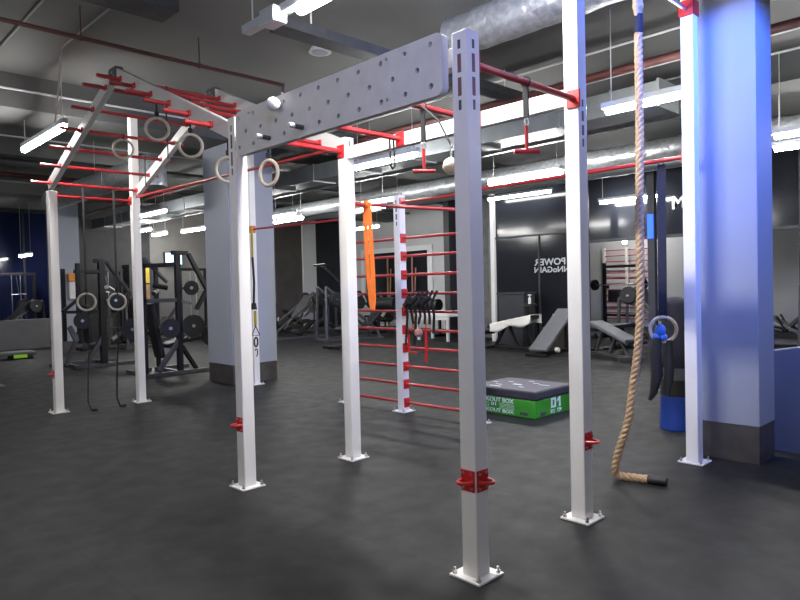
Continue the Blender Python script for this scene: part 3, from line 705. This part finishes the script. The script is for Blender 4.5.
# --- right plate machine behind the rig (X 4.6-5.9, Y 11)
def plate_machine(X0,Y0,label,kind):
    t=thing('plate_loaded_machine',label,'weight machine',(X0,Y0,0)); o=t.location
    def P(x,z,y=0): return (x,Y0+y,z)
    if kind=='right':
        B=MB(o); B.bar(P(4.65,.035),P(5.95,.035),.07).bar(P(4.66,.035,.9),P(5.85,.035,.9),.07).bar(P(4.70,.035),P(4.70,.035,.9),.07).bar(P(5.25,.035),P(5.25,.035,.9),.07)
        B.bar(P(4.75,.035),P(4.9,.1,.3),.05); B.build('base_frame','dark_steel',t,bevel=.006)
        tb([P(5.26,.07),P(5.26,2.18)],.09,o).build('upright','black_metal',t,bevel=.006)
        tb([P(4.64,.07),P(4.64,1.98)],.07,o).build('upright','black_metal',t,bevel=.006)
        tb([P(5.26,.07,.9),P(5.26,2.0,.9)],.07,o).build('upright','black_metal',t,bevel=.006)
        tb([P(4.86,.09),P(5.33,.72)],.08,o).build('front_leg','grey_metal',t,bevel=.008)
        tb([P(4.64,1.93),P(5.24,1.97)],.07,o).build('crossbar','black_metal',t); tb([P(4.62,1.33),P(5.24,1.33)],.07,o).build('crossbar','dark_steel',t)
        tb([P(5.26,1.97),P(5.26,1.97,.9)],.07,o).build('crossbar','black_metal',t)
        tb([P(5.16,2.17),P(5.47,2.17),P(5.82,1.50),P(5.60,1.15)],.075,o).build('lever_arm','black_metal',t,bevel=.01)
        tb([P(4.77,2.14,.4),P(5.25,1.65,.4)],.06,o).build('lever_arm','dark_steel',t,bevel=.01)
        MB(o).plank(P(4.84,1.28,.3),P(5.03,.30,.3),(0,1,0),.32,.09).build('back_pad','black_pad',t,bevel=.03,seg=3)
        MB(o).plank(P(5.10,.50,.3),P(5.52,.62,.3),(0,1,0),.36,.08).build('seat','black_pad',t,bevel=.03,seg=3)
        tb([P(5.3,.5),P(5.62,.05,.1)],.06,o).build('brace','black_metal',t); tb([P(5.15,.8,.5),P(5.55,1.3,.5),P(5.75,1.25,.5)],.045,o).build('handle_arm','grey_metal',t)
        for x,z,y in ((5.45,1.54,.5),(5.47,.86,.5),(5.04,.84,.9)): MB(o).cyl(P(x,z,-.10),P(x,z,y),.025,seg=10).build('plate_peg','steel',t,smooth=True)
        m=MB(o).cyl(P(4.9,1.60,.2),P(5.15,1.55,.2),.045,seg=10).cyl(P(4.9,1.45,.2),P(5.1,1.50,.5),.04,seg=10); m.build('roller','black_pad',t,smooth=True)
    else:
        B=MB(o); B.bar(P(4.08,.035,.9),P(5.40,.035,.9),.07).bar(P(4.28,.035),P(5.52,.035),.07).bar(P(4.35,.035),P(4.35,.035,.9),.07).bar(P(5.0,.035),P(5.0,.035,.9),.07); B.build('base_frame','dark_steel',t,bevel=.006)
        tb([P(4.39,.5),P(4.39,2.08)],.08,o).build('upright','black_metal',t,bevel=.006)
        tb([P(4.84,.07),P(4.84,2.12)],.12,o).build('upright','black_metal',t,bevel=.006)
        tb([P(4.39,.5,.9),P(4.39,2.0,.9)],.07,o).build('upright','black_metal',t)
        tb([P(4.32,1.92),P(4.84,1.92)],.07,o).build('crossbar','black_metal',t); tb([P(4.84,1.92),P(4.84,1.92,.9)],.07,o).build('crossbar','black_metal',t)
        tb([P(4.70,2.13),P(4.95,2.11),P(5.38,1.49),P(5.30,1.2)],.075,o).build('lever_arm','black_metal',t,bevel=.01)
        tb([P(4.39,1.38),P(4.08,1.13),P(4.80,1.11)],.06,o).build('side_handle','black_metal',t,bevel=.008)
        tb([P(4.12,.10),P(4.39,.75)],.07,o).build('front_leg','dark_steel',t); tb([P(4.50,.07),P(4.90,.75)],.08,o).build('front_leg','grey_metal',t)
        tb([P(5.01,.54),P(5.32,.72)],.06,o).build('foot_lever','steel',t); tb([P(4.2,.85),P(4.33,.55)],.09,o).build('foot_pad','grey_pad',t,bevel=.01)
        MB(o).plank(P(4.44,.36,.3),P(4.86,.44,.3),(0,1,0),.36,.09).build('seat','black_pad',t,bevel=.03,seg=3)
        MB(o).plank(P(4.66,.5,.3),P(4.60,1.25,.3),(0,1,0),.34,.10).build('back_pad','black_pad',t,bevel=.03,seg=3)
        m=MB(o).cyl(P(5.33,.72,-.15),P(5.33,.72,.9),.025,seg=10).cyl(P(5.02,1.33,-.15),P(5.02,1.33,.6),.025,seg=10).cyl(P(4.9,1.6,-.1),P(5.2,1.5,.3),.05,seg=10)
        m.build('plate_peg','steel',t,smooth=True)
    return t
plate_machine(5.2,11.1,'black plate-loaded machine left of the grey middle column','right')
for c,r,l in (((5.45,10.97,1.54),.13,'small plate high on the machine left of the grey middle column'),((5.47,10.97,.86),.20,'large plate low on the machine left of the grey middle column'),((5.04,10.97,.84),.17,'plate beside the seat of the machine left of the middle column'),((5.85,11.0,.66),.20,'plate half hidden by the left edge of the middle column')):
    plate(c,r,N_,l,'plates on the machine by the middle column')
plate_machine(4.8,13.6,'black plate-loaded machine behind the two low rings','left')
for c,r,l in (((5.36,13.45,.72),.22,'large plate on the machine behind the low rings, beside the corner post'),((5.05,13.45,1.33),.15,'small plate on the machine behind the low rings, upper right'),((4.40,13.45,.95),.16,'small plate on the machine behind the low rings, at its left upright')):
    plate(c,r,N_,l,'plates on the machine behind the low rings')

def press_machine(label,loc,rot,tall=1.35):
    """inclined sled machine in local axes: x forward"""
    t=thing('leg_press_machine',label,'weight machine',loc,rot)
    m=MB(); m.bar((-.9,-.35,.035),(.9,-.35,.035),.07).bar((-.9,.35,.035),(.9,.35,.035),.07).bar((-.85,-.35,.035),(-.85,.35,.035),.07).bar((.85,-.35,.035),(.85,.35,.035),.07)
    m.build('base_frame','grey_metal',t,bevel=.006)
    for s in (-1,1):
        MB().bar((-.75,.3*s,.25),(.8,.3*s,tall),.06).bar((.8,.3*s,tall),(.82,.35*s,.05),.06).bar((-.75,.3*s,.25),(-.8,.35*s,.05),.06).build('rail','grey_metal',t,bevel=.006)
    MB().plank((.0,0,.62),(.45,0,1.25),(0,1,0),.55,.06).build('foot_plate','grey_metal',t,bevel=.01)
    MB().plank((-.95,0,.75),(-.45,0,.28),(0,1,0),.42,.10).build('back_pad','black_pad',t,bevel=.03,seg=3)
    MB().plank((-.45,0,.28),(-.10,0,.36),(0,1,0),.42,.10).build('seat','black_pad',t,bevel=.03,seg=3)
    m=MB()
    for s in (-1,1): m.cyl((.55,.3*s,1.15),(.55,.55*s,1.15),.025,seg=10).bar((-.5,.26*s,.3),(-.35,.42*s,.62),.035)
    m.build('plate_peg','steel',t)
    for s in (-1,1):
        for k in range(2): MB().cyl((.55,(.38+.07*k)*s,1.15),(.55,(.43+.07*k)*s,1.15),.20-.03*k,seg=24).build('loaded_plate','black_pad',t,smooth=True,bevel=.006)
    MB().plank((.1,0,.1),(.6,0,.5),(0,1,0),.3,.05).build('lower_guard','black_metal',t)
    return t
press_machine('dark leg press machine just right of the grey middle column',(11.2,16.0,0),math.radians(-8))
press_machine('dark leg press machine behind the middle post, left of the wall bars',(11.75,14.2,0),math.radians(165),1.5)
press_machine('dark sled machine behind the other leg presses, farthest back',(13.6,18.5,0),math.radians(-15),1.3)
press_machine('black machine seen through the left wall bars',(14.9,16.4,0),math.radians(190),1.2)
press_machine('black machine far behind the low rings at the night window',(4.9,21.0,0),math.radians(5),1.3)
press_machine('black machine before the dark panels, between low rings and corner post',(7.3,17.6,0),math.radians(200),1.4)
press_machine('black machine seen at the far edge right of the blue-lit column',(11.8,2.1,0),math.radians(120),1.35)

press_machine('low dark machine behind the grey-padded bench, left of the rope',(14.3,6.4,0),math.radians(100),1.1)
press_machine('low dark machine right of the rope before the far wall',(16.2,4.9,0),math.radians(100),1.2)
press_machine('small dark machine under the tall diagonal arm by the middle post',(10.3,13.6,0),math.radians(20),.9) if False else None
def multi_station(label,loc,rot):
    t=thing('cable_machine',label,'weight machine',loc,rot)
    MB().bar((-.5,-.4,.035),(-.5,.4,.035),.07).bar((.5,-.4,.035),(.5,.4,.035),.07).bar((-.5,0,.035),(.5,0,.035),.07).build('base_frame','black_metal',t,bevel=.006)
    for x in (-.5,.5): MB().bar((x,0,.05),(x,0,2.1),.08).build('upright','black_metal',t,bevel=.006)
    MB().bar((-.55,0,2.12),(.55,0,2.12),.08).build('crossbar','black_metal',t,bevel=.006)
    m=MB()
    for k in range(10): m.box(-.16,-.1,.15+.06*k,.16,.1,.2+.06*k)
    m.build('weight_stack','dark_steel',t,bevel=.003)
    MB().cyl((-.12,0,.1),(-.12,0,2.1),.012,seg=8).cyl((.12,0,.1),(.12,0,2.1),.012,seg=8).build('guide_rod','steel',t,smooth=True)
    MB().cyl((-.2,-.3,1.5),(.2,-.3,1.5),.015,seg=8).cyl((0,-.3,1.5),(0,-.05,2.05),.006,seg=6).build('pull_bar','steel',t)
    return t
multi_station('tall black cable machine at the night window, left of the far column',(5.5,22.6,0),0)
multi_station('tall black cable machine before the night window at the left edge',(4.0,22.5,0),.2)
multi_station('tall dark cable machine against the dark panels beyond the low rings',(6.9,19.2,0),.1)
multi_station('tall dark cable machine behind the corner post, under the small screen',(9.2,18.4,0),.3)

def bench(label,loc,rot,incl=.10,pad='black_pad',h=.50,frame='black_metal'):
    t=thing('weight_bench',label,'weight bench',loc,rot)
    MB().plank((-.62,0,h-incl),(.62,0,h+incl),(0,1,0),.34,.08).build('pad',pad,t,bevel=.03,seg=3)
    MB().bar((-.55,-.28,.035),(-.55,.28,.035),.07).bar((.6,-.28,.035),(.6,.28,.035),.07).bar((-.55,0,.035),(.6,0,.035),.06).build('base_frame',frame,t,bevel=.006)
    for a,b in (((-.5,0,.05),(-.2,0,h-.06-incl*.5)),((.6,0,.05),(.35,0,h-.04+incl*.6)),((.15,0,.05),(-.1,0,h-.05))): MB().bar(a,b,.055).build('leg',frame,t,bevel=.004)
    MB().cyl((-.70,-.2,.36),(-.70,.2,.36),.05,seg=12).build('roller','black_pad',t,smooth=True)
    return t
bn = bench('black flat bench with a white towel, right of the front pegboard post',(12.0,8.75,0),math.radians(-92),.12,h=.62)
tw = thing('towel','white towel draped over the bench behind the green box','towel',(12.0,8.75,.62),math.radians(-92))
m=bmesh.new(); nx,ny=26,14; V=[]
for i in range(nx):
    row=[]
    for j in range(ny):
        u=-.48+1.12*i/(nx-1); v=(j/(ny-1)-.5)*.86
        edge=.205; top=.052+ u*.1935
        if abs(v)<edge: y=v; z=top
        else:
            y=math.copysign(edge+.012*(1+math.sin(u*19+v*3)),v); drop=(abs(v)-edge)*(.85+.18*math.sin(u*9+ (1 if v>0 else 4))); z=top-drop
        row.append(m.verts.new((u+.01*math.sin(v*14),y,z+.002*math.sin(u*31))))
    V.append(row)
for i in range(nx-1):
    for j in range(ny-1): m.faces.new((V[i][j],V[i+1][j],V[i+1][j+1],V[i][j+1]))
q=MB(); q.bm.free(); q.bm=m; o=q.build('cloth','towel',tw,smooth=True); sd=o.modifiers.new('s','SOLIDIFY'); sd.thickness=.008
# dumbbell rack with its dumbbells, and a tall arm machine by the middle post
dr=thing('dumbbell_rack','long low black rack of dumbbells between the middle column and the leg presses','dumbbell rack',(11.2,18.8,0),math.radians(-20))
for x in (-1.0,1.0): MB().bar((x,-.25,.035),(x,.25,.035),.07).bar((x,.1,.03),(x,.1,1.0),.07).build('upright','black_metal',dr,bevel=.005)
for z,y in ((.42,-.05),(.92,.08)): MB().plank((-1.05,y,z),(1.05,y,z),(0,1,0),.30,.03).build('shelf','black_metal',dr)
for z,y in ((.42,-.05),(.92,.08)):
    for k in range(7):
        x=-.9+.3*k; a=math.radians(-20); wx,wy=11.2+x*math.cos(a)-y*math.sin(a),18.8+x*math.sin(a)+y*math.cos(a)
        d=thing('dumbbell','black dumbbell lying on the long low rack','dumbbell',(wx,wy,z+.0765),a,'dumbbells on the long low rack')
        MB().cyl((0,-.14,0),(0,.14,0),.016,seg=8).build('handle','steel',d,smooth=True)
        for q in (-1,1): MB().cyl((0,.06*q,0),(0,.15*q,0),.06,seg=14).build('head','black_pad',d,smooth=True)
am=thing('arm_machine','dark machine with a tall diagonal arm just left of the middle post','weight machine',(10.0,12.4,0)); o=am.location; o=Vector((.9,0,0))+Vector((0,0,0))+am.location
MB(o).bar((10.5,12.4,.035),(11.7,12.4,.035),.07).bar((10.6,12.1,.035),(10.6,12.7,.035),.07).bar((11.6,12.1,.035),(11.6,12.7,.035),.07).build('base_frame','black_metal',am,bevel=.006)
MB(o).bar((11.2,12.4,.05),(11.2,12.4,1.15),.09).build('upright','black_metal',am,bevel=.006)
MB(o).bar((11.35,12.25,1.1),(10.35,12.35,2.0),.07).cyl((10.3,12.15,2.02),(10.3,12.6,2.02),.03,seg=10).build('lever_arm','black_metal',am,bevel=.006)
MB(o).plank((10.8,12.4,.45),(11.15,12.4,.50),(0,1,0),.34,.08).build('seat','black_pad',am,bevel=.03,seg=3)
MB(o).cyl((11.3,12.1,1.1),(11.3,12.7,1.1),.16,seg=20).build('counterweight','black_pad',am,smooth=True)
# incline board
ib = thing('incline_bench','grey incline sit-up board left of the tall white front post','incline bench',(11.6,7.45,0)); o=ib.location
MB(o).plank((11.0,7.42,.12),(12.2,7.48,.90),(0,1,0),.42,.07).build('board','grey_pad',ib,bevel=.02,seg=3)
MB(o).bar((11.05,7.45,.035),(12.3,7.45,.035),.10).bar((11.0,7.2,.035),(11.0,7.7,.035),.06).bar((12.3,7.2,.035),(12.3,7.7,.035),.06).build('base_frame','black_metal',ib,bevel=.006)
MB(o).bar((12.15,7.46,.05),(12.12,7.46,.82),.06).build('support_leg','black_metal',ib)
MB(o).cyl((11.4,7.18,.12),(11.4,7.25,.12),.05,seg=12).build('wheel','plastic_white',ib,smooth=True)
# right cluster
bench('grey-padded bench with roller feet seen left of the rope',(11.7,6.15,0),math.radians(62),.16,'grey_pad',frame='grey_metal')
bench('dark bench behind the grey-padded one, left of the rope',(13.0,6.9,0),math.radians(-12),.02)
bench('dark bench to the right of the rope, before the far wall',(13.4,5.3,0),math.radians(80),.06)
def barbell_rack(label,loc,rot):
    t=thing('barbell_rack',label,'barbell rack',loc,rot)
    for x in (-.55,.55):
        MB().bar((x,0,.05),(x,0,1.95),.07).build('upright','black_metal',t,bevel=.005)
        MB().bar((x,-.5,.035),(x,.5,.035),.07).build('foot','black_metal',t,bevel=.005)
        MB().box(x-.03,-.14,1.28,x+.03,-.04,1.36).build('hook','black_metal',t)
    MB().bar((-.55,0,1.85),(.55,0,1.85),.06).bar((-.55,0,.6),(.55,0,.6),.06).build('crossbar','black_metal',t)
    MB().box(-.45,-.12,.95,.45,.0,1.25).build('storage_bin','black_pad',t,bevel=.01)
    return t
barbell_rack('black rack holding a barbell before the far wall bars',(15.6,7.95,0),math.radians(78))
bl = thing('barbell','steel barbell resting in the black rack left of the rope','barbell',(15.46,7.98,1.38),math.radians(78))
MB().cyl((-.95,0,0),(.95,0,0),.014,seg=10).build('bar','steel',bl,smooth=True)
for s in (-1,1): MB().cyl((.72*s,0,0),(.78*s,0,0),.14,seg=20).build('loaded_plate','black_pad',bl,smooth=True)
# far wall bars on the grey wall
wb = thing('wall_bars','far white wall bars with thin red rungs on the grey wall behind the rope','wall bars',(19.85,9.9,0)); o=wb.location
for y in (10.72,9.93,9.14): MB(o).box(19.80,y-.04,0,19.90,y+.04,2.55).build('post','white_paint',wb)
for k in range(13):
    z=.25+.185*k; MB(o).cyl((19.85,10.70,z),(19.85,9.16,z),.018,seg=8).build('rung','red_bar',wb,smooth=True)
ws = thing('wall_spot','small round white lamp high on the grey wall above the far wall bars','wall lamp',(19.95,10.0,2.70))
MB(ws.location).cyl((19.99,10.0,2.72),(19.85,10.0,2.72),.06,.09,16).build('shade','plastic_white',ws,smooth=True)
MB(ws.location).cyl((19.85,10.0,2.72),(19.835,10.0,2.72),.075,seg=16).build('lens','lamp_glow_dim',ws)
for (x,y,l) in ((12.8,5.86,'slim dark post with a painted blue reflection, right of the rope'),(12.8,7.36,'slim dark post with a painted blue reflection, behind the tall white post')):
    bp_=thing('dark_post',l,'light post',(x,y,0))
    MB(bp_.location).box(x-.06,y-.07,0,x+.06,y+.07,CZ).build('post','wall_dark',bp_)
    MB(bp_.location).box(x-.085,y-.06,2.32,x-.06,y+.06,2.80).build('blue_reflection','blue_reflection_glow',bp_)  # glowing strip painted in for the blue reflection on the post
# desk/cabinet and bottles before the lettered glass
dk = thing('storage_cabinet','dark low cabinet before the lettered glass','cabinet',(12.9,9.25,0)); o=dk.location
MB(o).box(12.75,8.95,0,13.2,9.7,1.22).build('body','wall_dark',dk,bevel=.01)
MB(o).box(12.72,8.92,1.22,13.23,9.73,1.26).build('top','tray',dk)
sb=thing('spray_bottle','white spray bottle behind the towel-covered bench','bottle',(12.5,8.62,.74)); 
sb.location=(12.62,8.7,1.0); o=sb.location
st2=thing('side_stool','dark stool behind the towel-covered bench, under the spray bottle','stool',(12.62,8.7,0))
MB(st2.location).cyl((12.62,8.7,.96),(12.62,8.7,1.0),.16,seg=18).build('seat','black_pad',st2,smooth=True)
for a in range(4): MB(st2.location).cyl((12.62+.18*math.cos(a*PI/2+.8),8.7+.18*math.sin(a*PI/2+.8),0),(12.62+.1*math.cos(a*PI/2+.8),8.7+.1*math.sin(a*PI/2+.8),.96),.014,seg=8).build('leg','black_metal',st2,smooth=True)
MB(o).cyl((12.62,8.7,1.0),(12.62,8.7,1.14),.035,seg=12).build('body','plastic_white',sb,smooth=True)
MB(o).cyl((12.62,8.7,1.14),(12.62,8.7,1.20),.014,seg=8).box(12.60,8.66,1.19,12.64,8.74,1.215).build('trigger','plastic_white',sb)
yb=thing('water_bottle','small yellow-green bottle on the floor right of the towel-covered bench','bottle',(12.9,8.25,0)); o=yb.location
MB(o).cyl((12.9,8.25,0.46),(12.9,8.25,.70),.045,seg=12).build('body','yellow',yb,smooth=True)
MB(o).cyl((12.9,8.25,.70),(12.9,8.25,.75),.02,seg=10).build('cap','plastic_white',yb)
yb['label']='small yellow-green bottle on a crate right of the towel-covered bench'
cr2=thing('crate','dark crate under the yellow-green bottle','crate',(12.9,8.25,0))
MB(cr2.location).box(12.72,8.05,0,13.1,8.45,.46).build('body','wall_brown',cr2,bevel=.01)
MB(cr2.location).box(12.715,8.16,.30,12.722,8.34,.36).build('hand_hole','hole_dark',cr2)
# white table behind the wall bars
wt=thing('massage_table','white treatment table seen through the right wall bars','table',(13.0,11.8,0)); o=wt.location
MB(o).box(12.6,11.2,.64,13.3,12.45,.74).build('tabletop','plastic_white',wt,bevel=.02)
for x in (12.68,13.22):
    for y in (11.3,12.35): MB(o).bar((x,y,0),(x,y,.64),.06).build('leg','plastic_white',wt)
MB(o).box(12.62,11.22,.56,12.66,12.43,.64).build('apron','plastic_white',wt)
# rolled pads on a rack behind the left wall bars
rk=thing('pad_rack','low black rack carrying thick round pads, seen through the wall bars','pad rack',(13.8,14.0,0)); o=rk.location
MB(o).bar((13.8,12.5,.70),(13.8,15.3,.70),.07).bar((13.8,12.6,0),(13.8,12.6,.70),.07).bar((13.8,15.2,0),(13.8,15.2,.70),.07).bar((13.5,12.6,.035),(14.1,12.6,.035),.07).bar((13.5,15.2,.035),(14.1,15.2,.035),.07).build('frame','black_metal',rk,bevel=.006)
for y0,y1,rr_,l in ((12.6,13.25,.17,'thick black round pad on the low rack, nearest the dark panel'),(13.32,13.95,.15,'thick black round pad on the low rack, the middle one'),(14.4,15.25,.20,'thick black round pad on the low rack, behind the orange band')):
    p_=MB((13.8,y0,.735)).cyl((13.8,y0,.735+rr_),(13.8,y1,.735+rr_),rr_,seg=20).build('roller_pad','black_pad',None,smooth=True,bevel=.02)
    p_.location=(13.8,y0,.735); tag(p_,l,'pad','round pads on the low rack')
# dispenser on the far column
dp=thing('sanitiser_dispenser','white dispenser with an orange top on the far left column','dispenser',(5.5,17.33,1.2)); o=dp.location
MB(o).box(5.36,17.23,1.35,5.54,17.35,1.78).build('body','plastic_white',dp,bevel=.015)
MB(o).box(5.34,17.21,1.78,5.56,17.35,1.98).build('lid','amber',dp,bevel=.02)
# screen
tv=thing('wall_screen','small lit bluish screen high on the far wall behind the machines','screen',(9.3,19.8,2.5)); o=tv.location
MB(o).box(9.0,19.85,2.3,9.6,19.95,2.72).build('frame','black_metal',tv,bevel=.01)
MB(o).box(9.03,19.843,2.33,9.57,19.852,2.69).build('display','screen_glow',tv)
# notice cabinet with yellow doors left of the screen
cb=thing('locker','tall dark locker with yellowish doors beside the tall far corner post','locker',(7.9,19.5,0)); o=cb.location
MB(o).box(7.7,19.4,0,8.55,19.95,2.3).build('body','wall_dark',cb,bevel=.01)
for z0,z1 in ((.3,1.1),(1.15,1.7),(1.75,2.2)): MB(o).box(7.78,19.385,z0,8.3,19.402,z1).build('door','yellow' if z0!=1.15 else 'brown_wood',cb)
# upright wooden things and gear behind the dark opening sill
for y,h,l,mm in ((17.2,1.0,'pair of tall pale wooden poles leaning in the dark opening, left of the middle post','brown_wood'),(15.95,1.0,'pinkish wooden pole leaning in the dark opening, right of the middle post','skin_pink')):
    t=thing('wooden_pole',l,'pole',(16.0,y,0))
    MB(t.location).cyl((16.08,y,0),(16.12,y,2.5),.03,seg=8).build('shaft',mm,t,smooth=True)
    MB(t.location).cyl((16.02,y-.12,0),(16.12,y-.16,2.1),.025,seg=8).build('second_shaft',mm,t,smooth=True)
